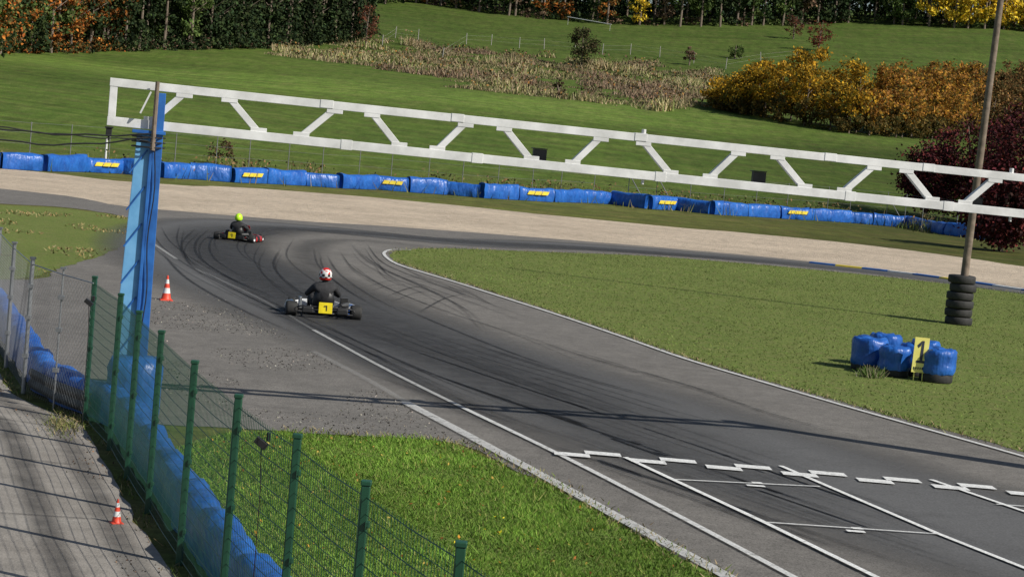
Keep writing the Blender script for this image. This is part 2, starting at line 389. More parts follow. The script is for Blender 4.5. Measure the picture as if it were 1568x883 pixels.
gline([(1028,737),(1255,748)],.05,.8); gline([(1172,803),(1437,821)],.05,.8); gline([(1525,775),(1700,788)],.05,.8)
for (x,y) in [(1157,744),(1310,814)]:
    gline([(x-14,y+2),(x+14,y+4)],.10,1); gline([(x-6,y-2),(x+10,y-1)],.10,1)
A=G(848,697); B=G(1428,747); e=(B-A).normalized(); per=(B-A).length/5; nn=Vector((-e.y,e.x,0))
for k in range(9):
    p=A+e*per*k; r=.27
    for q,l0,l1 in ((0,0,.47),(1,.42,.90)):
        a=p+e*per*l0+nn*(r*q); b=p+e*per*l1+nn*(r*q)
        gl.add([a,b],r*.93,.032,.95)
gl.obj('start_grid_markings',m_paintn)
kb=MB(); kp=smoothpath(GL([(1240,403),(1400,421),(1568,445),(1800,480)]),1.0)
for i in range(len(kp)-1):
    a,b=kp[i],kp[i+1]; kb.beam(a+Vector((0,0,.03)),b+Vector((0,0,.03)),.08,.35,mi=(0,1,0,2)[i%4])
kb.obj('striped_kerb',[m_blue,m_yel,m_conew])
# ------------------------------------------------------------------ grass geometry
gcol=[(.14,.25,.035),(.11,.20,.028),(.18,.28,.05),(.25,.26,.08),(.07,.13,.02)]
fgpoly=GL([(268,690),(340,665),(430,663),(560,671),(650,675),(700,684),(760,710),(850,750),(940,803),(1040,855),(1100,895),(900,960),(500,960),(400,930),(330,840)])
m_fg=grass_mat('verge_grass',(.12,.20,.035),(.15,.23,.045),(.21,.22,.08),.8,False,30)
sheet('foreground_grass',jit(smoothpath(fgpoly+[fgpoly[0]],.3)[:-1],.06,2),.0125,m_fg)
g=Acc()
p=sample(fgpoly,90000); p[:,2]=.012
nz=nzz(p,1.3); n2=nzz(p,.4,4)
g.blades(p,.034*(1+nz*.9),.010,pal(len(p),gcol,[.35,.25,.2,.1,.1])*(1+nz*.5+n2*.5)[:,None],.7)
p=sample(fgpoly,900); p[:,2]=.012; g.blades(p,.08,.014,pal(len(p),gcol))
g.obj('grass_blades',m_leaff)
g=Acc(); vis=GL([(590,380),(800,380),(1200,400),(1620,440),(1650,720),(1420,660),(1160,582),(850,482),(600,400)])
p=sample(ip,60000); p=p[inpoly(p,vis)]; p[:,2]=.012
nz=nzz(p,.7); n2=nzz(p,.2,3)
g.blades(p,.026,.020,pal(len(p),[(.145,.20,.048),(.12,.175,.038),(.20,.22,.075),(.095,.145,.033)])*(1+nz*.4+n2*.4)[:,None],.9)
for edge,dens,amp in ((smoothpath(GL(asph[17:26]),.03),3,.12),(smoothpath(GL(inf[10:21]),.03),2,.10),(smoothpath(GL(inf[1:10]),.06),2,.12)):
    q=np.array([[v.x,v.y,.012] for v in edge for _ in range(dens)]); q[:,:2]+=rng.normal(size=(len(q),2))*amp
    g.blades(q,.045,.02,pal(len(q),[(.22,.20,.10),(.29,.23,.13),(.13,.18,.04)]),.8)
g.obj('infield_grass_blades',m_leaff)
g=Acc(); p=sample(fgpoly,330); p[:,2]=.04; g.leaves(p,.020,pal(len(p),[(.45,.22,.03),(.25,.10,.03),(.5,.35,.08)]))
d=np.array([[*G(770+random.gauss(0,26),818+random.gauss(0,9)).xy,.06] for _ in range(10)]); g.leaves(d,.020,pal(len(d),[(.8,.68,.04)]))
g.obj('fallen_leaves',m_leaff)
g=Acc(); ro=GL([(240,420),(330,450),(600,610),(690,670),(430,655),(250,600),(230,500)])
p=sample(ro,4500); p[:,2]=.014; p=p[nzz(p,.5,5)>-.12]
g.leaves(p,.015,pal(len(p),[(.06,.055,.05),(.10,.09,.08),(.34,.31,.26)],[.45,.3,.25])); g.obj('loose_stones',m_leaff)
# ------------------------------------------------------------------ far barrier
bar=empty('tyre_barrier')
bx=[(-130,247),(-65,253),(0,258),(62,262),(125,263),(185,266),(245,272),(288,274),(352,279),(403,281),(464,284),(517,288),(574,290),(624,294),(682,298),(735,303),(790,306),(843,309),(887,310),(938,313),(992,320),(1035,322),(1088,328),(1140,331),(1190,334),(1238,337),(1300,341),(1335,344),(1392,349),(1450,360),(1505,367)]
logo={4,8,12,16,20,24}
def seg(p0,p1,h,w,logo=False):
    d=(p1-p0); L=d.length; d.normalize(); n=Vector((d.y,-d.x,0))
    prof=[(w*.5,.02),(w*.56,h*.25),(w*.56,h*.55),(w*.5,h*.85),(w*.4,h*.99),(0,h*1.03),(-w*.4,h*.98),(-w*.5,h*.8),(-w*.52,.02)]
    ns=max(4,int(L/.22)); mb=MB(); vs=[];fs=[];k=len(prof); sag=random.uniform(-.05,.09); h1=random.uniform(-.08,.08)
    for i in range(ns+1):
        u=i/ns; e_=min(1,min(u,1-u)*ns*.5+.80)
        for (o,z) in prof:
            q=p0+d*(L*(.008+.984*u))+n*o*e_
            q=q+n*noise.noise(q*2.1+Vector((0,0,z*2)))*.10*(1 if o>0 else -1); zz=z*(1+(h1*u)-sag*math.sin(math.pi*u))+noise.noise(q*1.3)*.07*(z/h)
            vs.append((q.x,q.y,max(0.0,zz)))
    for i in range(ns):
        for j in range(k-1): fs.append((i*k+j,i*k+j+1,(i+1)*k+j+1,(i+1)*k+j))
    fs.append(tuple(range(k))); fs.append(tuple(reversed([ns*k+j for j in range(k)])))
    mb.add(vs,fs,0); mb.obj('barrier_block',m_tarp,bar,smooth=True)
    if logo:
        lb=MB(); x0=L*.15
        for q in range(3):
            a=x0+q*L*.20; pts=[]
            for (aa,zz) in ((a,h*.48),(a+L*.185,h*.48),(a+L*.23,h*.74),(a+L*.045,h*.74)):
                v=p0+d*aa+n*(w*.56+.09); pts.append((v.x,v.y,zz))
            lb.add(pts,[(0,1,2,3)])
        lb.obj('printed_logo',m_yel,bar)
for i in range(len(bx)-1):
    p0=G(*bx[i]); p1=G(*bx[i+1])
    jog=Vector((0,random.uniform(-.18,.18),0))
    seg(p0+jog,p1+jog+Vector((0,random.uniform(-.1,.1),0)),.80*random.uniform(.92,1.1),.7,i in logo)
cf=MB(); fl=[]
for i in range(0,len(bx)):
    q=G(*bx[i]); fl.append(q+Vector((-1.2,2.4,0)))
fpath=smoothpath(fl,3.2)
for q in fpath: cf.tube([q,q+Vector((0,0,2.3))],.025,6)
for z in (.05,.6,1.2,1.75,2.25):
    cf.tube([q+Vector((0,0,z)) for q in fpath],.006,4)
for k in (20,21,28):
    q=fpath[min(k,len(fpath)-1)]; cf.tube([q+Vector((0,0,2)),q+Vector((1.3,-.6,0))],.03,6)
cf.obj('catch_fence',m_grey)
g=Acc(); pts=[]
for q in smoothpath(fl,.05):
    for _ in range(5): pts.append((q.x+random.gauss(.5,.7),q.y+random.gauss(1.0,2.0),0))
p=np.array(pts); nz=nzz(p,.35,2); p[:,2]=tzn(p[:,0],p[:,1])
g.blades(p,np.clip(.45+nz*.9,.12,1.2),.06,pal(len(p),[(.15,.17,.05),(.25,.20,.10),(.09,.13,.03),(.30,.25,.15)],[.33,.22,.32,.13]),.35)
k=nz>.2; p2=p[k]; p2=p2+np.stack([rng.normal(0,.3,len(p2)),rng.normal(0,.3,len(p2)),rng.uniform(.2,1.2,len(p2))],1)
g.leaves(p2,.10,pal(len(p2),[(.15,.12,.055),(.09,.10,.035),(.22,.13,.06)])); g.obj('roadside_weeds',m_leaff)
# ------------------------------------------------------------------ gantry
dl,dr=23.8,25.9
T0=P(175,126,dl);T1=P(1562,272,dr);B0=P(168,186,dl);B1=P(1562,326,dr)
hgt=((T0.z-B0.z)+(T1.z-B1.z))/2
B0=Vector((T0.x,T0.y,T0.z-hgt)); B1=Vector((T1.x,T1.y,T1.z-hgt))
dirv=(T1-T0)
def onx(px,top=True):
    lo,hi=-.3,1.6
    a,b=(T0,T1) if top else (B0,B1)
    def sx(t):
        w=a+(b-a)*t-C; return CX+FPX*w.dot(R)/w.dot(F)
    for _ in range(40):
        m=(lo+hi)/2
        if sx(m)<px: lo=m
        else: hi=m
    return a+(b-a)*lo
gan=empty('start_gantry')
tb=MB()
Te=T0+(T1-T0)*1.13; Be=B0+(B1-B0)*1.13
sd=Vector((dirv.x,dirv.y,0)).normalized(); nrm=Vector((sd.y,-sd.x,0))
lw=Matrix.Rotation(math.atan2(sd.y,sd.x),3,'Z')
tb.beam(T0-sd*.05,Te,.100,.10); tb.beam(B0-sd*.05,Be,.110,.11)
tb.beam(T0-Vector((0,0,.051)),B0+Vector((0,0,.056)),.09,.09,updir=sd)
for tx,bx_ in [(283,232),(352,395),(513,460),(570,610),(713,668),(772,812),(920,875),(985,1025),(1130,1085),(1190,1230),(1338,1290),(1387,1425),(1523,1475),(1590,1625)]:
    a=onx(tx,True)-Vector((0,0,.045)); b=onx(bx_,False)+Vector((0,0,.045))
    tb.beam(a,b,.085,.080,updir=nrm)
    for q,s_ in ((a,-1),(b,1)): tb.box(q+Vector((0,0,s_*.01))+nrm*.044,(.20,.008,.09),lw)
for px in (700,980,1270,500,1420):
    tb.box(onx(px,True)+Vector((0,0,.006)),(.16,.115,.10),lw)
    tb.box(onx(px+30,False),(.14,.122,.125),lw)
for px in (985,1548): 
    tb.tube([onx(px,True),onx(px,True)+Vector((0,0,.11))],.03,8); tb.tube([onx(px,False),onx(px,False)-Vector((0,0,.12))],.02,8)
tb.obj('truss',m_white,gan,bevel=.006)
pb=MB(); pc=onx(229,False)
base=Vector((pc.x,pc.y,0))
def tapered(mb,x0a,x0b,x1a,x1b,y0,y1,zt,mi):
    vs=[]
    for (xa,xb,z) in ((x0a,x0b,0),(x1a,x1b,zt)):
        for x,y in ((xa,y1),(xb,y1),(xb,y0),(xa,y0)): vs.append(base+sd*x+nrm*y+Vector((0,0,z)))
    mb.add(vs,[(3,2,1,0),(4,5,6,7),(0,1,5,4),(1,2,6,5),(2,3,7,6),(3,0,4,7)],mi)
tapered(pb,-.25,.01,-.14,.035,-.07,.07,3.49,0)
tapered(pb,.045,.19,.05,.17,-.05,.10,4.0,1)
pb.beam(base+sd*.025+nrm*.11,base+sd*.045+nrm*.10+Vector((0,0,3.46)),.03,.04,updir=nrm,mi=1)
for k in range(7):
    z=.3+k*.45; pb.beam(base+sd*-.20+nrm*.08+Vector((0,0,z)),base+sd*.0+nrm*.08+Vector((0,0,z+.30)),.018,.02,updir=nrm,mi=1)
pb.box(base+Vector((0,0,3.515)),(.40,.26,.04),lw,1)
pb.obj('support_column',[m_bluelt,m_blue],gan,bevel=.006)
pw=MB(); q=onx(241,True); pw.tube([Vector((q.x,q.y,3.3))+nrm*.14,Vector((q.x,q.y,q.z+.06))+nrm*.14],[.030,.026],8)
pw.obj('timber_post',m_wood,gan)
pw=MB(); q=onx(226,True)+nrm*.09-Vector((0,0,.22)); pw.beam(q-sd*.06+Vector((0,0,-.12)),q+sd*.05+Vector((0,0,.15)),.14,.02,updir=nrm); pw.obj('gusset_plate',m_white,gan)
pb=MB(); base2=Vector((Be.x,Be.y,0)); pb.beam(base2,base2+Vector((0,0,4.1)),.22,.2,updir=nrm); pb.beam(base2+sd*.4,base2+sd*.12+Vector((0,0,3.3)),.1,.1,updir=nrm); pb.obj('support_column',m_blue,gan,bevel=.006)
for px in (831,1170,1505):
    q=onx(px,False)-nrm*.28+Vector((0,0,.12 if px<1400 else .07)); mb=MB(); mb.box(q,(.17,.10,.14),lw); mb.box(q+Vector((0,0,.078))-nrm*.03,(.19,.16,.012),lw); mb.tube([q-Vector((0,0,.08)),q-Vector((0,0,.10))+nrm*.28],.015,6)
    mb.obj('signal_box',m_black,gan,bevel=.008)
q=onx(168,False)-Vector((0,0,.14)); mb=MB(); mb.box(q,(.07,.08,.10),lw); mb.box(q+Vector((0,0,.06)),(.10,.11,.02),lw); mb.tube([q,q-Vector((0,0,.10))],.012,6); mb.obj('lamp_head',m_black,gan,bevel=.01)
cb=MB()
for k,(y0,y1,sg) in enumerate(((183,205,.10),(188,210,.18),(186,214,.05))):
    a=P(-160,y0-18,dl-.6); b=Vector((pc.x,pc.y,0))+nrm*.18; b.z=P(215,y1,dl).z
    pts=[a.lerp(b,i/16)-Vector((0,0,sg*math.sin(math.pi*i/16)*1.2-.012*math.sin(i*1.7+k))) for i in range(17)]
    cb.tube(pts,.011 if k<2 else .008,6)
for k in range(3):
    z=pc.z-.15-.06*k; cb.tube([base+Vector((0,0,z))+(sd*math.cos(t)*.2+nrm*math.sin(t)*.17) for t in np.linspace(0,6.28,14)],.011,5)
cb.tube([base+nrm*.13+sd*.1+Vector((0,0,z))+sd*.02*math.sin(z*5)  for z in np.linspace(.4,3.4,18)],.008,5)
cb.obj('power_cable',m_black)
# ------------------------------------------------------------------ foreground fences
tops=[(145,430),(185,457),(213,484),(247,515),(298,562),(365,615),(455,677),(560,750),(705,845),(905,975)]
FH=1.7
gp_=[G(a,b,FH) for a,b in tops]
gf=empty('green_mesh_fence'); mb=MB(); wm=MB()
for q in gp_:
    b=Vector((q.x,q.y,0)); mb.box((b.x,b.y,(FH+.03)/2),(.055,.055,FH+.03)); mb.box((b.x,b.y,FH+.045),(.065,.065,.03))
    for z in (.3,.9,1.5): mb.box((b.x+.03,b.y-.03,z),(.03,.03,.04))
for a,b in zip(gp_[:-1],gp_[1:]):
    L=(b-a).length; n=max(2,int(L/.05))
    for k in range(1,n):
        q=a.lerp(b,k/n); wm.tube([(q.x,q.y,.05),(q.x,q.y,FH-.02)],.0020,4,caps=False)
    for k in range(17):
        z=.06+k*(FH-.1)/16; rr=.004 if k%2==0 else .0028
        m_=a.lerp(b,.5); wm.tube([(a.x,a.y,z),(m_.x,m_.y,z-.012),(b.x,b.y,z)],rr,4,caps=False)
mb.obj('posts',m_green,gf,bevel=.006); wm.obj('mesh_panels',m_green,gf)
for (px,py) in ((400,678),(136,463)):
    q=G(px,py,1.55); mb=MB(); mb.box(q,(.10,.05,.05),Matrix.Rotation(.6,3,'Y')); mb.box(q+Vector((.05,0,.05)),(.03,.04,.06)); mb.tube([q,q+Vector((.02,0,-.3)),q+Vector((.03,0,-1.5))],.005,5); mb.obj('cable_clip',m_black,gf,bevel=.005)
ct=[(-130,250),(-60,300),(0,355),(22,378),(50,402),(97,418),(143,431)]
cp=[G(a,b,FH) for a,b in ct]
ch=empty('chain_link_fence'); mb=MB(); wm=MB()
for i,q in enumerate(cp[:-1]):
    mb.tube([(q.x,q.y,0),(q.x,q.y,FH+.05)],.028 if i!=5 else .012,8); mb.box((q.x,q.y,FH+.06),(.07,.07,.025))
    for z in (.5,1.0,1.4): mb.box((q.x,q.y-.02,z),(.075,.05,.05))
for a,b in zip(cp[:-1],cp[1:]):
    mb.tube([(a.x,a.y,FH-.02),(b.x,b.y,FH-.02)],.008,6)
    L=(b-a).length; st=.085; n=int(L/st)
    for sgn in (1,-1):
        for k in range(-int(FH/st),n+int(FH/st)):
            u0=k*st; u1=u0+sgn*(FH-.1); z0,z1=.05,FH-.05
            t0,t1=0,1; ok=True
            for bound,sg in ((0,1),(L,-1)):
                f0=(u0-bound)*sg; f1=(u1-bound)*sg
                if f0<0 and f1<0: ok=False; break
                if f0<0: t0=max(t0,f0/(f0-f1))
                if f1<0: t1=min(t1,f0/(f0-f1))
            if ok and t0<t1:
                pa=a.lerp(b,(u0+(u1-u0)*t0)/L);pb_=a.lerp(b,(u0+(u1-u0)*t1)/L); wm.tube([(pa.x,pa.y,z0+(z1-z0)*t0),(pb_.x,pb_.y,z0+(z1-z0)*t1)],.0014,3,caps=False)
mb.obj('posts',m_metal,ch); wm.obj('mesh',m_metal,ch)
fence=[Vector((q.x,q.y,0)) for q in cp[:-1]+gp_]
def offset(path,o):
    out=[]
    for i,p in enumerate(path):
        t=(path[min(i+1,len(path)-1)]-path[max(i-1,0)]).normalized(); out.append(p+Vector((-t.y,t.x,0))*o)
    return out
trackside=offset(fence,.32)
def sweepbar(path,w,h,name,step=.14,amp=.06):
    pts=smoothpath(path,step); prof=[(-w*.5,.02),(-w*.53,h*.4),(-w*.48,h*.85),(-w*.3,h),(0,h*1.02),(w*.3,h),(w*.48,h*.85),(w*.53,h*.4),(w*.5,.02)]
    vs=[];fs=[];k=len(prof)
    for i,p in enumerate(pts):
        t=(pts[min(i+1,len(pts)-1)]-pts[max(i-1,0)]).normalized(); n=Vector((-t.y,t.x,0))
        for o,z in prof:
            q=p+n*o; a=noise.noise(Vector((q.x*3,q.y*3,z*4)))*amp; q=q+n*(a if o>0 else -a); vs.append((q.x,q.y,max(0,z+(noise.noise(q*2.5)*amp*1.2 if z>.3*h else 0)-(.05*abs(math.sin(i*step*2.2))if z>.5*h else 0))))
    for i in range(len(pts)-1):
        for j in range(k-1): fs.append((i*k+j,(i+1)*k+j,(i+1)*k+j+1,i*k+j+1))
    fs.append(tuple(range(k))); fs.append(tuple((len(pts)-1)*k+j for j in range(k)))
    mb=MB(); mb.add(vs,fs); return mb.obj(name,m_tarp,None,smooth=True)
sweepbar(trackside,.30,.46,'padded_barrier')
pd=MB(); vs=[];fs=[];n=20;rows=8
for i in range(rows):
    z=.78*i/(rows-1)
    for j in range(n):
        an=2*math.pi*j/n; r=.34*(1/max(abs(math.cos(an)),abs(math.sin(an))))**.6; r*=1+.08*noise.noise(Vector((math.cos(an)*1.5,math.sin(an)*1.5,z*3)))
        if i==rows-1: r*=.85
        vs.append((base.x+.10+r*math.cos(an)*.95,base.y+r*math.sin(an)-.25,z))
for i in range(rows-1):
    for j in range(n): fs.append((i*n+j,i*n+(j+1)%n,(i+1)*n+(j+1)%n,(i+1)*n+j))
fs.append(tuple((rows-1)*n+j for j in range(n))); pd.add(vs,fs); pd.obj('column_crash_pad',m_tarp,None,smooth=True)
a=fence[4]; b=fence[6]; gr=offset([a,fence[5],b],.08); pts=smoothpath(gr,.4); mb=MB(); prof=[(0,.08),(.03,.12),(.03,.16),(0,.2),(0,.22),(.03,.26),(.03,.30),(0,.34)]
vs=[];fs=[];k=len(prof)
for i,p in enumerate(pts):
    t=(pts[min(i+1,len(pts)-1)]-pts[max(i-1,0)]).normalized(); n=Vector((t.y,-t.x,0))
    for o,z in prof: q=p+n*o; vs.append((q.x,q.y,z))
for i in range(len(pts)-1):
    for j in range(k-1): fs.append((i*k+j,i*k+j+1,(i+1)*k+j+1,(i+1)*k+j))
mb.add(vs,fs); mb.obj('low_rail',m_rail,None,smooth=True)
rp=offset(smoothpath(fence,.4),-.12)
far=rp[0]; near=rp[-1]
road=jit(rp,.08,2)+[Vector((near.x-1,-5,0)),Vector((-16,-5,0)),Vector((-30,30,0)),Vector((far.x-12,far.y+8,0))]
sheet('service_road',road,.0045,m_conc)
g=Acc(); q=np.array([[v.x,v.y,0] for v in offset(smoothpath(fence,.04),-.05) for _ in range(2)]); q[:,:2]+=rng.normal(size=(len(q),2))*.05; q=q[nzz(q,1.1,3)>-.05]
g.blades(q,.05,.012,pal(len(q),[(.28,.23,.12),(.15,.19,.05),(.10,.14,.03)]),.6)
q=np.array([[*G(98+random.gauss(0,16),650+random.gauss(0,9)).xy,0.01] for _ in range(600)]); g.blades(q,.05,.012,pal(len(q),[(.32,.26,.14),(.16,.19,.05)]),.8)
q=sample(lp,5000); q=q[nzz(q,.5,8)>.15]; q[:,2]=.012; g.blades(q,.06,.05,pal(len(q),[(.24,.21,.10),(.30,.22,.10)]),.9)
g.obj('verge_weeds',m_leaff)
g=Acc(); q=np.array([[v.x,v.y,.01] for v in offset(smoothpath(fence,.05),-.32) for _ in range(2)]); q[:,:2]+=rng.normal(size=(len(q),2))*.16; q=q[nzz(q,.9,6)>0]
g.leaves(q,.014,pal(len(q),[(.10,.06,.04),(.22,.13,.07),(.07,.06,.05)])); g.obj('leaf_litter',m_leaff)
st=Strips()
for off,w,a in ((-1.0,.35,.45),(-2.4,.4,.4),(-1.6,.2,.3),(-3.2,.3,.3),(-.4,.35,.35)):
    st.add(smoothpath(offset(fence,off),.4),w,.010,a,(0,1,1,0))
st.obj('road_stains',m_rubber)
st=Strips()
for px in ([(-150,775),(0,786),(150,796)],[(-100,637),(0,642),(90,655)],[(-100,690),(20,702),(110,712)]): st.add(smoothpath(GL(px),.3),.03,.012,.5)
st.obj('road_joints',m_skid)
# ------------------------------------------------------------------ cones
def cone(px,py,h,rz=0):
    o=empty('traffic_cone',G(px,py),rz); mb=MB(); b=h*.5
    mb.box((0,0,h*.03),(b,b,h*.06)); mb.obj('base',m_orange,o,bevel=.01)
    zs=[.06,.10,.30,.31,.50,.51,.68,.69,.84,.85,.97,1.0]
    mb=MB(); rr=lambda t:h*(.175*(1-t)+.03)
    prof=[(h*.22,.06*h)]+[(rr(t),t*h) for t in zs[1:]]+[(0.004,h)]
    def mf(i,j):
        z=(prof[i][1]+prof[i+1][1])/2/h; return 1 if (.30<z<.51 or .68<z<.85) else 0
    mb.lathe(prof,n=24,mf=mf); mb.obj('cone_body',[m_orange,m_conew],o,smooth=True)
cone(254,460,.50,.3)
cone(178,801,.23,.5)
# ------------------------------------------------------------------ timber pole + tyres
def tyreprof(r,w): return [(r*.58,-w*.42),(r*.8,-w*.5),(r*.95,-w*.45),(r,-w*.3),(r,w*.3),(r*.95,w*.45),(r*.8,w*.5),(r*.58,w*.42),(r*.56,0),(r*.58,-w*.42)]
pbase=G(1467,497); po=MB(); tp=pbase+Vector((.22,0,10.5)); po.tube([pbase.lerp(tp,i/8) for i in range(9)],[.11-.004*i for i in range(9)],12); po.obj('timber_pole',m_wood,None,smooth=True)
ty=MB()
for k in range(6):
    ty.lathe(tyreprof(.35+random.uniform(-.02,.015),.215),(pbase.x+random.uniform(-.035,.035),pbase.y+random.uniform(-.02,.02),.11+.218*k),n=28)
ty.obj('tyre_stack',m_rub,None,smooth=True)
# ------------------------------------------------------------------ marker island with "1" board
tm=empty('tyre_marker')
for (px,py,rd,hh,hb) in ((1328,567,.34,.64,.13),(1367,576,.29,.58,.14),(1432,585,.32,.64,.18),(1396,575,.28,.62,.15),(1352,562,.31,.66,.1),(1412,574,.28,.68,.1)):
    q=G(px,py); mb=MB(); mb.lathe(tyreprof(rd*.97,.2),(q.x,q.y,.10),n=24); mb.obj('tyre',m_rub,tm,smooth=True)
    mb=MB(); n=28; vs=[];fs=[]
    prf=[(1.0,hb),(1.07,hb+.06),(1.04,hb+(hh-hb)*.3),(1.0,hb+(hh-hb)*.5),(1.06,hb+(hh-hb)*.72),(1.02,hh-.05),(.9,hh),(.5,hh-.03),(.01,hh-.05)]
    for (r_,z) in prf:
        for j in range(n):
            an=2*math.pi*j/n; a=noise.noise(Vector((math.cos(an)*2.5+px,math.sin(an)*2.5,z*6)))*.12
            rr=rd*r_*(1+a+.03*math.sin(an*9+z*8)); vs.append((q.x+rr*math.cos(an),q.y+rr*math.sin(an),z+a*.35))
    for i in range(len(prf)-1):
        for j in range(n): fs.append((i*n+j,i*n+(j+1)%n,(i+1)*n+(j+1)%n,(i+1)*n+j))
    mb.add(vs,fs); mb.obj('wrapped_cover',m_tarp,tm,smooth=True)
q=G(1396,579)+Vector((0,-.45,0)); ww=.28; hh=.66
sg=MB(); rm=Matrix.Rotation(.02,3,'Y')@Matrix.Rotation(.10,3,'Z'); sc=q+Vector((.02,-.02,.50)); sg.box(sc,(ww,.015,hh),rm)
sg.tube([sc+Vector((-.08,.03,.2)),sc+Vector((-.08,.03,-.50))],.012,6); sg.tube([sc+Vector((.08,.03,.2)),sc+Vector((.08,.03,-.50))],.012,6)
sg.obj('number_board',simple('pale_yellow_board',(.82,.76,.22),(.74,.66,.16),6,.5),tm)
def onb(x,z,y=-.012): return sc+rm@Vector((x,y,z))
dg=MB(); dg.add([onb(-.015,-.10),onb(.045,-.10),onb(.045,.27),onb(.0,.27)],[(0,1,2,3)]); dg.add([onb(-.075,-.15),onb(.095,-.15),onb(.095,-.102),onb(-.075,-.102)],[(0,1,2,3)]); dg.add([onb(-.002,.27),onb(-.085,.18),onb(-.06,.13),onb(-.0172,.17)],[(0,1,2,3)])
dg.obj('digit_one',m_navy,tm)
dg=MB()
for k in range(6): dg.box(onb(-.10+k*.04,-.25,-.011),(.022,.004,.045),rm)
dg.obj('lettering',m_navy,tm)
g=Acc(); b=G(1333,578); q=np.tile(np.array([[b.x,b.y,0]]),(260,1)); q[:,:2]+=rng.normal(size=(260,2))*.10; g.blades(q,.18,.02,pal(260,[(.12,.2,.04),(.28,.26,.16)]),.5); g.obj('weed_tuft',m_leaff)
# ------------------------------------------------------------------ karts
def kart(px,py,rz,cols,helm,sc_=1.0):
    loc=G(px,py); k=empty('racing_kart',loc,rz,sc_)
    X=Matrix.Rotation(math.pi/2,3,'Y')
    def wheel(x,y,r,w,steer=0):
        mb=MB(); rt=Matrix.Rotation(steer,3,'Z')@X; mb.lathe(tyreprof(r,w),(x,y,r),rt,26); 
        mb.lathe([(r*.57,-w*.4),(r*.5,-w*.38),(r*.42,-w*.15),(r*.15,-w*.12),(.001,-w*.12)],(x,y,r),rt,20,1); mb.lathe([(r*.57,w*.4),(r*.5,w*.38),(r*.42,w*.15),(r*.15,w*.12),(.001,w*.12)],(x,y,r),rt,20,1)
        mb.obj('wheel',[m_rub,m_metal],k,smooth=True)
    for s in (-1,1): wheel(s*.60,-.52,.14,.21); wheel(s*.52,.54,.13,.135,-.10)
    fr=MB()
    for s in (-1,1):
        fr.tube([(s*.33,-.62,.09),(s*.33,-.2,.06),(s*.30,.1,.05),(s*.2,.45,.06),(s*.17,.72,.08)],.015,8)
        fr.tube([(s*.17,.5,.08),(s*.45,.54,.13)],.014,8)
        fr.tube([(s*.33,.3,.07),(s*.62,.28,.08),(s*.64,-.2,.08),(s*.33,-.28,.07)],.012,8)
        fr.tube([(s*.33,-.62,.10),(s*.33,-.74,.14),(s*.30,-.76,.20)],.013,8)
    fr.tube([(-.6,-.52,.14),(.6,-.52,.14)],.02,10); fr.tube([(-.33,-.35,.07),(.33,-.35,.07)],.014,8); fr.tube([(-.2,.45,.06),(.2,.45,.06)],.014,8)
    fr.tube([(-.52,-.76,.20),(-.45,-.77,.22),(.45,-.77,.22),(.52,-.76,.20)],.016,8); fr.tube([(-.52,-.76,.11),(.52,-.76,.11)],.016,8)
    for s in (-1,1): fr.tube([(s*.52,-.76,.11),(s*.56,-.73,.155),(s*.52,-.76,.20)],.016,8)
    fr.obj('chassis_frame',m_black,k,smooth=True)
    fl=MB(); fl.box((0,.22,.045),(.52,.75,.006)); fl.obj('floor_tray',m_black,k)
    body=m_bw if cols==0 else m_red; body2=m_bb if cols==0 else m_black
    rb=MB()
    for s in (-1,1): rb.box((s*.32,-.79,.16),(.22,.05,.11),None,0,.9)
    rb.obj('rear_bumper',[m_black],k,bevel=.02)
    rm_=Matrix.Rotation(-.12,3,'X')
    pl=MB(); pl.box((0.0,-.815,.215),(.25,.012,.20),rm_); pl.obj('number_plate',m_plate,k,bevel=.004)
    pd=MB(); pd.box((0.02,-.826,.215),(.018,.004,.10),rm_); pd.box((-.010,-.826,.25),(.036,.004,.018),rm_); pd.obj('plate_digit',m_black,k)
    for s in (-1,1):
        sp=MB(); vs=[]; sect=[(-.30,.75,.5),(-.22,1,.9),(0,1,1),(.2,1,.95),(.34,.7,.55)]
        for (y,ws,hs) in sect:
            for (dx,z) in ((-.10,.05),(.10,.05),(.12,.12),(.09,.12+.10*hs),(-.02,.14+.11*hs),(-.10,.12+.06*hs)): vs.append((s*(.56+dx*ws),y+.02,z))
        fs=[];n=6
        for i in range(4):
            for j in range(n): fs.append((i*n+j,i*n+(j+1)%n,(i+1)*n+(j+1)%n,(i+1)*n+j))
        fs.append(tuple(range(n)));fs.append(tuple(24+j for j in range(n))); sp.add(vs,fs,[0 if (i//n)%2==0 else 1 for i in range(24)]+[1,0]); sp.obj('side_pod',[body,body2],k,bevel=.012)
    ns=MB(); vs=[];sec=[(-.5,.70,.6),(-.3,.82,1),(0,.88,1.1),(.3,.82,1),(.5,.70,.6)]
    for x,y,hs in sec:
        for dy,z in ((-.12,.05),(0,.05),(.03,.10),(-.01,.10+.10*hs),(-.12,.11+.11*hs)): vs.append((x,y+dy,z))
    fs=[]
    for i in range(4):
        for j in range(5): fs.append((i*5+j,i*5+(j+1)%5,(i+1)*5+(j+1)%5,(i+1)*5+j))
    fs+= [tuple(range(5)),tuple(20+j for j in range(5))]; ns.add(vs,fs); ns.obj('nose_cone',body,k,bevel=.012)
    np_=MB(); np_.box((0,.50,.40),(.24,.02,.24),Matrix.Rotation(.5,3,'X')); np_.obj('steering_fairing',body,k,bevel=.03)
    se=MB(); path=[(0.12,.10,.6),(-.05,.06,.9),(-.22,.06,1),(-.36,.14,1),(-.43,.30,1),(-.47,.46,.85)]
    vs=[];fs=[]
    for i,(y,z,w) in enumerate(path):
        for x,o in [(-.20,.16),(-.19,.08),(-.12,.01),(0,0),(.12,.01),(.19,.08),(.20,.16)]:
            up=(0,1) if i<3 else (.9,.25); vs.append((x*w,y+up[0]*o,z+up[1]*o))
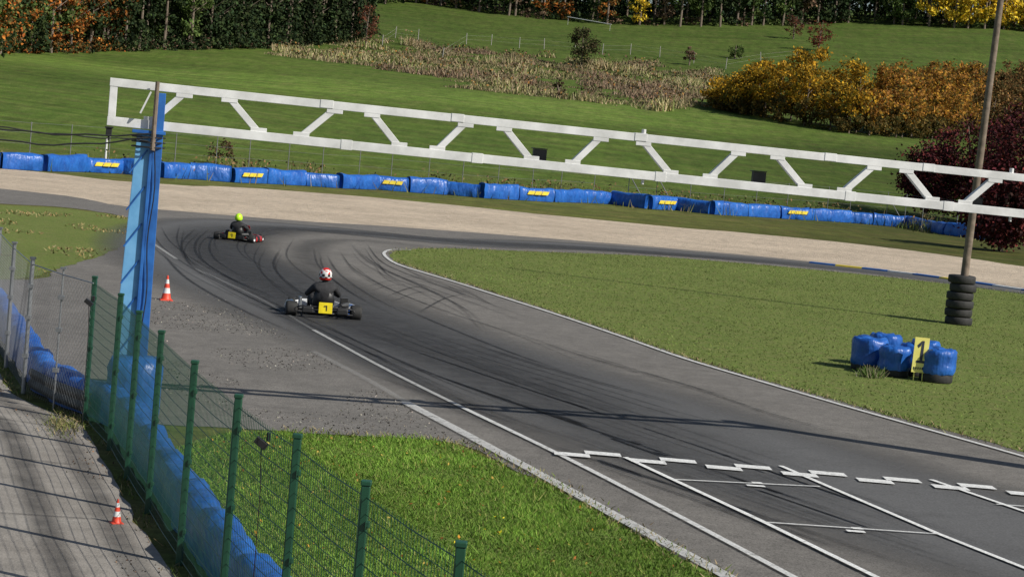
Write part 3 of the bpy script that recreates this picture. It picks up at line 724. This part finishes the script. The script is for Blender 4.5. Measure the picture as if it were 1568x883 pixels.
    for i in range(5):
        for j in range(6): fs.append((i*7+j,i*7+j+1,(i+1)*7+j+1,(i+1)*7+j))
    se.add(vs,fs); so=se.obj('seat',m_black,k,smooth=True); sm=so.modifiers.new('s','SOLIDIFY'); sm.thickness=.012
    en=MB(); en.box((.40,-.22,.19),(.16,.22,.16))
    for z in range(6): en.box((.40,-.24,.285+z*.018),(.15,.17,.008))
    en.tube([(.40,-.36,.22),(.42,-.48,.27),(.36,-.60,.27),(.30,-.72,.27)],[.03,.045,.045,.02],10); en.box((.40,-.02,.20),(.1,.14,.1)); en.obj('engine',[m_rail],k,bevel=.006)
    rd=MB(); rd.box((-.42,-.15,.22),(.05,.24,.24)); rd.obj('radiator',m_metal if cols==0 else m_black,k,bevel=.01)
    sw=MB(); c0=Vector((0,.16,.43)); tl=Matrix.Rotation(-.75,3,'X')
    sw.tube([c0+tl@Vector((.15*math.cos(t),.0,.15*math.sin(t)))  for t in np.linspace(0,2*math.pi,25)],.014,8); sw.tube([c0,Vector((0,.5,.14))],.012,8)
    for t in (.5,2.64,4.7): sw.tube([c0,c0+tl@Vector((.15*math.cos(t),0,.15*math.sin(t)))],.009,6)
    sw.obj('steering_wheel',m_black,k,smooth=True)
    d=empty('kart_driver',loc,rz,sc_)
    J=[(0,-.24,.17,.145,.12),(0,-.34,.32,.135,.11),(0,-.385,.48,.165,.115),(0,-.36,.59,.13,.09),(0,-.335,.65,.055,.055),(0,-.325,.71,.06,.06)]
    verts=[j[:3] for j in J]; rad=[j[3:] for j in J]; edges=[(0,1),(1,2),(2,3),(3,4),(4,5)]
    for s in (-1,1):
        o=len(verts)
        for v,r_ in [((s*.17,-.35,.575),.075),((s*.27,-.22,.45),.055),((s*.31,-.08,.39),.047),((s*.22,.04,.42),.038),((s*.16,.12,.455),.029)]: verts.append(v); rad.append((r_,r_))
        edges+=[(3,o),(o,o+1),(o+1,o+2),(o+2,o+3),(o+3,o+4)]
        o=len(verts)
        for v,r_ in [((s*.10,-.20,.16),.095),((s*.17,.02,.27),.08),((s*.20,.20,.36),.062),((s*.20,.38,.24),.052),((s*.19,.52,.13),.038),((s*.19,.57,.11),.042),((s*.19,.63,.19),.035)]: verts.append(v); rad.append((r_,r_))
        edges+=[(0,o)]+[(o+i,o+i+1) for i in range(6)]
    me=bpy.data.meshes.new('body'); me.from_pydata(verts,edges,[]); me.update(); ob=link(bpy.data.objects.new('body',me),d)
    sk_=ob.modifiers.new('skin','SKIN'); sv=me.skin_vertices[0].data if len(me.skin_vertices) else None
    if sv is None:
        bpy.context.view_layer.objects.active=ob; ob.select_set(True); bpy.ops.mesh.customdata_skin_add(); sv=me.skin_vertices[0].data
    for i,r_ in enumerate(rad): sv[i].radius=r_; sv[i].use_root=(i==0)
    sk_.use_smooth_shade=True
    ss=ob.modifiers.new('sub','SUBSURF'); ss.levels=2; ss.render_levels=2; me.materials.append(m_suit)
    gv=MB()
    for s in (-1,1):
        w=Vector((s*.16,.12,.455)); g0=Vector((s*.145,.155,.45))
        gv.tube([w,w.lerp(g0,.6),g0+Vector((0,.015,0))],[.030,.040,.036],10)
        for f in range(4):
            dz=.034-f*.022; L=(.9,1,.95,.78)[f]
            b0=g0+Vector((0,.015,dz)); gv.tube([b0,b0+Vector((s*.012,.035*L,.004)),b0+Vector((-s*.012,.052*L,0)),b0+Vector((-s*.034,.040*L,-.004)),b0+Vector((-s*.040,.018*L,-.004))],[.0105,.010,.0095,.009,.0075],8)
        gv.tube([w+Vector((-s*.01,.01,.02)),w+Vector((-s*.035,.03,.04)),w+Vector((-s*.045,.055,.035))],[.012,.011,.009],8)
    gv.obj('gloves',m_black,d,smooth=True)
    hm=MB(); nlat,nlon=18,28; hc=Vector((0,-.315,.785)); vs=[];fs=[];ms=[]
    for i in range(nlat+1):
        ph=-math.pi/2+math.pi*i/nlat
        for j in range(nlon):
            la=2*math.pi*j/nlon; x=.122*math.cos(ph)*math.cos(la); y=.145*math.cos(ph)*math.sin(la); z=.14*math.sin(ph)
            if z<-.02:
                kx=1+.25*(-z-.02)/.12*(1 if y>0 else .2); y=y*kx; x*=1.06
                if z<-.10: z=-.10-(abs(z)-.10)*.3
            vs.append(hc+Vector((x,y,z)))
    for i in range(nlat):
        for j in range(nlon):
            fs.append((i*nlon+j,i*nlon+(j+1)%nlon,(i+1)*nlon+(j+1)%nlon,(i+1)*nlon+j))
            la=(j+.5)/nlon; up=(i+.5)/nlat
            if helm==0:
                if up>.80: mi=0
                elif up>.58: mi=0 if (int(la*14)+int(up*12))%3==0 else 1
                elif up>.40: mi=2 if (int(la*14)+i//2)%2 else 1
                elif up>.3: mi=0
                else: mi=2
            else: mi=0 if up>.25 else 2
            if .08<la<.42 and .46<up<.68: mi=3
            ms.append(mi)
    hm.add(vs,fs,ms); hm.obj('helmet',[m_hred if helm==0 else m_neon,m_conew if helm==0 else m_neon,m_black,m_visor],d,smooth=True)
kart(491,482,math.radians(11),0,0,1.05)
kart(368,369,math.radians(-13),1,1,.90)
# ------------------------------------------------------------------ vegetation
def dec_crown(acc,c,rx,rz,ncl,nl,size,cols,w=None):
    for _ in range(ncl):
        v=rng.normal(size=3); v/=np.linalg.norm(v); r=rng.uniform(.35,1)**.6
        cc=np.array([c[0]+v[0]*rx*r*.8,c[1]+v[1]*rx*r*.8,c[2]+v[2]*rz*r*.85]); cr=rx*rng.uniform(.18,.34)
        p=rng.normal(size=(nl,3))*cr*.55*np.array([1,1,.75])+cc
        b=rng.uniform(.55,1.35); acc.leaves(p,size,pal(nl,cols,w)*b)
def conifer(acc,c,r,h,n,size,cols):
    t=rng.uniform(0,1,n)**1.4; an=rng.uniform(0,6.283,n); lay=np.abs(((t*h/1.1)%1)-.5)*.5+.72
    rr=r*(1-t)*lay*rng.uniform(.45,1,n)+.1; p=np.stack([c[0]+rr*np.cos(an),c[1]+rr*np.sin(an),c[2]+.08*h+t*h*.92-rr*.2],1)
    b=.75+.35*np.sin(an*3+c[0])*rng.uniform(.5,1,n); acc.leaves(p,size,pal(n,cols)*b[:,None])
DG=[(.030,.050,.020),(.040,.066,.022),(.020,.036,.016),(.052,.072,.026)]
MG=[(.08,.12,.03),(.055,.09,.025),(.10,.13,.04)]
ORG=[(.42,.15,.03),(.30,.09,.02),(.18,.10,.03),(.10,.09,.03)]
YEL=[(.78,.55,.04),(.62,.42,.03),(.36,.28,.04),(.80,.60,.06)]
BRN=[(.17,.105,.07),(.12,.08,.05),(.22,.14,.09),(.09,.075,.045)]
def trunk(mb,b,h,r): 
    mb.tube([b-Vector((0,0,.5)),b+Vector((random.gauss(0,.1),0,h*.4)),b+Vector((random.gauss(0,.25),0,h))],[r,r*.75,r*.25],7)
    for _ in range(4):
        z=h*random.uniform(.35,.75); an=random.uniform(0,6.28); L=h*.25; mb.tube([b+Vector((0,0,z)),b+Vector((math.cos(an)*L,math.sin(an)*L,z+L*.8))],[r*.35,r*.1],5)
g=Acc(); tk=MB(); bl=[GT(a,b) for a,b in ((-160,88),(0,80),(150,79),(300,75),(430,72),(545,62))]
bp=smoothpath(bl,3.0)
for row in range(5):
    for q in bp:
        b=Vector((q.x+random.uniform(-1.2,1.2),q.y+row*5.5+random.uniform(-1.5,1.5),0)); b.z=tz(b.x,b.y)
        px=CX+b.x/b.y*FPX; hh=random.uniform(11,17)
        if row<4: trunk(tk,b,hh*.8,.22)
        n=1500 if row<2 else 700
        if px<150 and random.random()<.75:
            cols=ORG if random.random()<.65 else MG; dec_crown(g,(b.x,b.y,b.z+hh*.45),3.0,hh*.45,26,55 if row<2 else 30,.24,cols)
        elif random.random()<.55: conifer(g,b,3.2,hh,n,.30,DG)
        else: dec_crown(g,(b.x,b.y,b.z+hh*.48),2.8,hh*.47,28,50 if row<2 else 24,.26,DG if random.random()<.8 else MG)
for q in smoothpath(bl,1.2):
    for _ in range(2):
        b=Vector((q.x+random.uniform(-1,1),q.y+random.uniform(-1.8,3),0)); b.z=tz(b.x,b.y); px=CX+b.x/b.y*FPX
        dec_crown(g,(b.x,b.y,b.z+.6),1.3,1.2,6,32,.18,(ORG+DG) if px<160 else (DG+BRN[:1]+DG))
wood=empty('forest'); g.obj('tree_crowns',m_leaff,wood); tk.obj('tree_trunks',m_wood,wood)
g=Acc(); tk=MB(); bl=[GT(a,b) for a,b in ((500,4),(650,6),(800,26),(940,37),(1080,40),(1300,35),(1450,42),(1568,48),(1750,56))]
bp=smoothpath(bl,4.2)
for row in range(5):
    for q in bp:
        b=Vector((q.x+random.uniform(-1.6,1.6),q.y+row*7+random.uniform(-2,2),0)); b.z=tz(b.x,b.y); px=CX+b.x/b.y*FPX
        hh=random.uniform(14,22); u=random.random()
        if row<4: trunk(tk,b,hh*.8,.25)
        if row==0 and px>1310: dec_crown(g,(b.x,b.y,b.z+hh*.26),3.8,hh*.26,26,46,.34,YEL if (px>1360 and random.random()<.85) or random.random()<.3 else MG)
        elif row==0 and (830<px<1020 or 580<px<860) and u<.6: dec_crown(g,(b.x,b.y,b.z+hh*.2),2.6,hh*.2,16,35,.3,random.choice([ORG,BRN,YEL,ORG]))
        elif u<.5: conifer(g,b,3.9,hh,700,.44,DG)
        else: dec_crown(g,(b.x,b.y,b.z+hh*.45),3.6,hh*.45,24,34,.40,random.choice([DG,DG,MG,BRN]))
for q in smoothpath(bl,1.8):
    b=Vector((q.x,q.y+random.uniform(-1,3),0)); b.z=tz(b.x,b.y); dec_crown(g,(b.x,b.y,b.z+.6),1.8,1.4,5,26,.25,random.choice([DG,BRN,MG,DG]))
wood=empty('hill_forest'); g.obj('tree_crowns',m_leaff,wood); tk.obj('tree_trunks',m_wood,wood)
# dry scrub strip
sp=[(405,72),(470,62),(600,58),(700,78),(800,85),(900,92),(1000,98),(1090,108),(1130,130),(1095,165),(1000,172),(880,155),(780,146),(700,134),(600,114),(520,100),(460,88)]
sw_=[GT(a,b) for a,b in sp]; sw2=jit(smoothpath(sw_+[sw_[0]],3)[:-1],9,.06); p=sample(sw2,52000)
k=nzz(p,.10,7); k2=nzz(p,.3,9); p=p[(k+k2*.6)>-.22]; p[:,2]=tzn(p[:,0],p[:,1])
nz=nzz(p,.14,1); nb=nzz(p,.05,3); g=Acc()
hgt_=np.clip(.40+nz*1.5,.14,1.5)
cA=pal(len(p),[(.24,.17,.115),(.18,.12,.08),(.30,.23,.15),(.12,.11,.055)],[.35,.3,.2,.15]); cB=pal(len(p),[(.42,.34,.20),(.30,.27,.12),(.14,.18,.05)],[.4,.3,.3])
m_=np.clip((nb*3+.45),0,1)[:,None]; g.blades(p,hgt_,.15,(cA*(1-m_)+cB*m_)*(1+nz*.7)[:,None],.35)
k=rng.choice(len(p),12000); k=k[(nz[k]>.02)]; q=p[k].copy(); q[:,2]+=rng.uniform(.2,1.9,len(k))*hgt_[k]; g.leaves(q,.2,pal(len(q),BRN+[(.30,.16,.05),(.10,.11,.04)]))
g.obj('dry_scrub',m_leaff)
def bush(name,px,py,rx,h,cols,ncl=30,nl=70,size=.2,tr=True):
    b=GT(px,py); e_=empty(name); g=Acc(); dec_crown(g,(b.x,b.y,b.z+h*.52),rx,h*.5,ncl,nl,size,cols); g.obj('crown',m_leaf,e_)
    if tr: mb=MB(); trunk(mb,b,h*.9,.16); mb.obj('trunk',m_wood,e_)
bush('small_tree',560,70,2.2,7.0,[(.26,.09,.05),(.17,.08,.05),(.10,.07,.04)],30,34,.16)
bush('small_tree',890,104,2.9,7.2,[(.07,.08,.03),(.12,.09,.045),(.05,.06,.025)],34,60,.2)
bush('small_tree',1253,78,2.8,6.2,[(.26,.06,.04),(.17,.05,.03),(.10,.05,.03)],24,36,.2)
bush('small_tree',1215,60,2.2,5.0,[(.20,.07,.04),(.13,.08,.05)],18,30,.2)
bush('shrub',1055,100,1.4,3.2,BRN,12,40,.18); bush('shrub',1125,90,2.,2.8,MG,12,40,.2); bush('shrub',340,252,1.1,1.9,[(.17,.10,.06),(.10,.10,.04)],10,40,.09,False); bush('shrub',855,150,1,2.4,BRN,8,40,.15)
g=Acc(); tk=MB()
hb=[GT(a,b) for a,b in ((1108,168),(1160,180),(1230,192),(1310,205),(1390,212),(1480,205),(1580,205),(1700,210))]
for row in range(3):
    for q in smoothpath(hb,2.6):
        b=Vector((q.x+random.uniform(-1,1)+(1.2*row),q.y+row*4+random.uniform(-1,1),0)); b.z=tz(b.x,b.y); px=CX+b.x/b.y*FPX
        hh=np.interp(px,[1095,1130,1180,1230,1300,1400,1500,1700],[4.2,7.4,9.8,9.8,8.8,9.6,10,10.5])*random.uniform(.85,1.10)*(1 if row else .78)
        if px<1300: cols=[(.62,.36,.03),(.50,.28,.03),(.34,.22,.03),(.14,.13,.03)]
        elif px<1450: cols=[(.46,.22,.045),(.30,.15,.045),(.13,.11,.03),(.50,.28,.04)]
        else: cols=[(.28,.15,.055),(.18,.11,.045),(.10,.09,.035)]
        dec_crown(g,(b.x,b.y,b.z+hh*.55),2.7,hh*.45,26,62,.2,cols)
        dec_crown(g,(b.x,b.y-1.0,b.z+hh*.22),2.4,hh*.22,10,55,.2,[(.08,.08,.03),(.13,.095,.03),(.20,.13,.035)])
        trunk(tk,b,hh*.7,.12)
he=empty('autumn_hedge'); g.obj('hedge_foliage',m_leaf,he); tk.obj('hedge_stems',m_wood,he)
for (x,y,rx,h) in ((1435,345,2.8,6.4),(1495,350,3.8,9.0),(1580,362,4.2,9.8),(1560,392,2.6,4.5),(1690,370,4.5,9.8)):
    b=G(x,y)+Vector((0,4,0)); e_=empty('purple_leaf_tree'); g=Acc()
    dec_crown(g,(b.x,b.y,h*.52),rx,h*.5,80,130,.13,[(.10,.022,.028),(.065,.018,.022),(.16,.035,.03),(.04,.02,.018)]); g.obj('crown',m_leaff,e_); mb=MB(); trunk(mb,b,h*.85,.18); mb.obj('trunk',m_wood,e_)
mb=MB(); prev=None
for (x,y) in [(585,72),(605,58),(640,62),(677,92),(714,68),(752,70),(795,74),(833,76),(880,80),(922,84),(965,84),(1010,88),(1062,97),(1111,106),(1165,96),(1220,90)]:
    b=GT(x,y); mb.tube([b-Vector((0,0,.3)),b+Vector((random.gauss(0,.08),0,1.9))],.07,6,0)
    if prev is not None and (b-prev).length<40:
        for z in (.8,1.5): mb.tube([prev+Vector((0,0,z)),b+Vector((0,0,z))],.008,4)
    prev=b
mb.obj('pasture_fence',simple('silvered_wood',(.42,.40,.37),(.3,.28,.25),5,.8))
mb=MB(); a=GT(868,38)+Vector((0,0,1.6)); b=GT(935,48)+Vector((0,0,1.3)); mb.tube([a,b],.07,8)
for t in (0.02,.98): q=a.lerp(b,t); mb.tube([q,q-Vector((0,0,1.7))],.03,6)
mb.obj('white_rail',m_white)
q=G(160,262); mb=MB(); mb.tube([q,q+Vector((0,0,1.7))],.06,8); mb.obj('marker_post',m_white)
# ------------------------------------------------------------------ light
w=bpy.data.worlds.new('World'); scene.world=w; w.use_nodes=True; nt=w.node_tree; bg=nt.nodes['Background']; sky=nt.nodes.new('ShaderNodeTexSky'); sky.sky_type='NISHITA'; sky.sun_disc=False
el=math.radians(38); az=math.atan2(4,-1.9)
sky.sun_elevation=el; sky.sun_rotation=az; nt.links.new(sky.outputs[0],bg.inputs[0]); bg.inputs[1].default_value=.075
sl=bpy.data.lights.new('sun','SUN'); sl.energy=4.9; sl.angle=math.radians(.5); sl.color=(1,.955,.87); so=link(bpy.data.objects.new('sun',sl))
L=-Vector((math.cos(el)*math.sin(az),math.cos(el)*math.cos(az),math.sin(el))); so.rotation_euler=L.to_track_quat('-Z','Y').to_euler()
scene.view_settings.view_transform='Standard'; scene.view_settings.look='None'; scene.view_settings.exposure=0
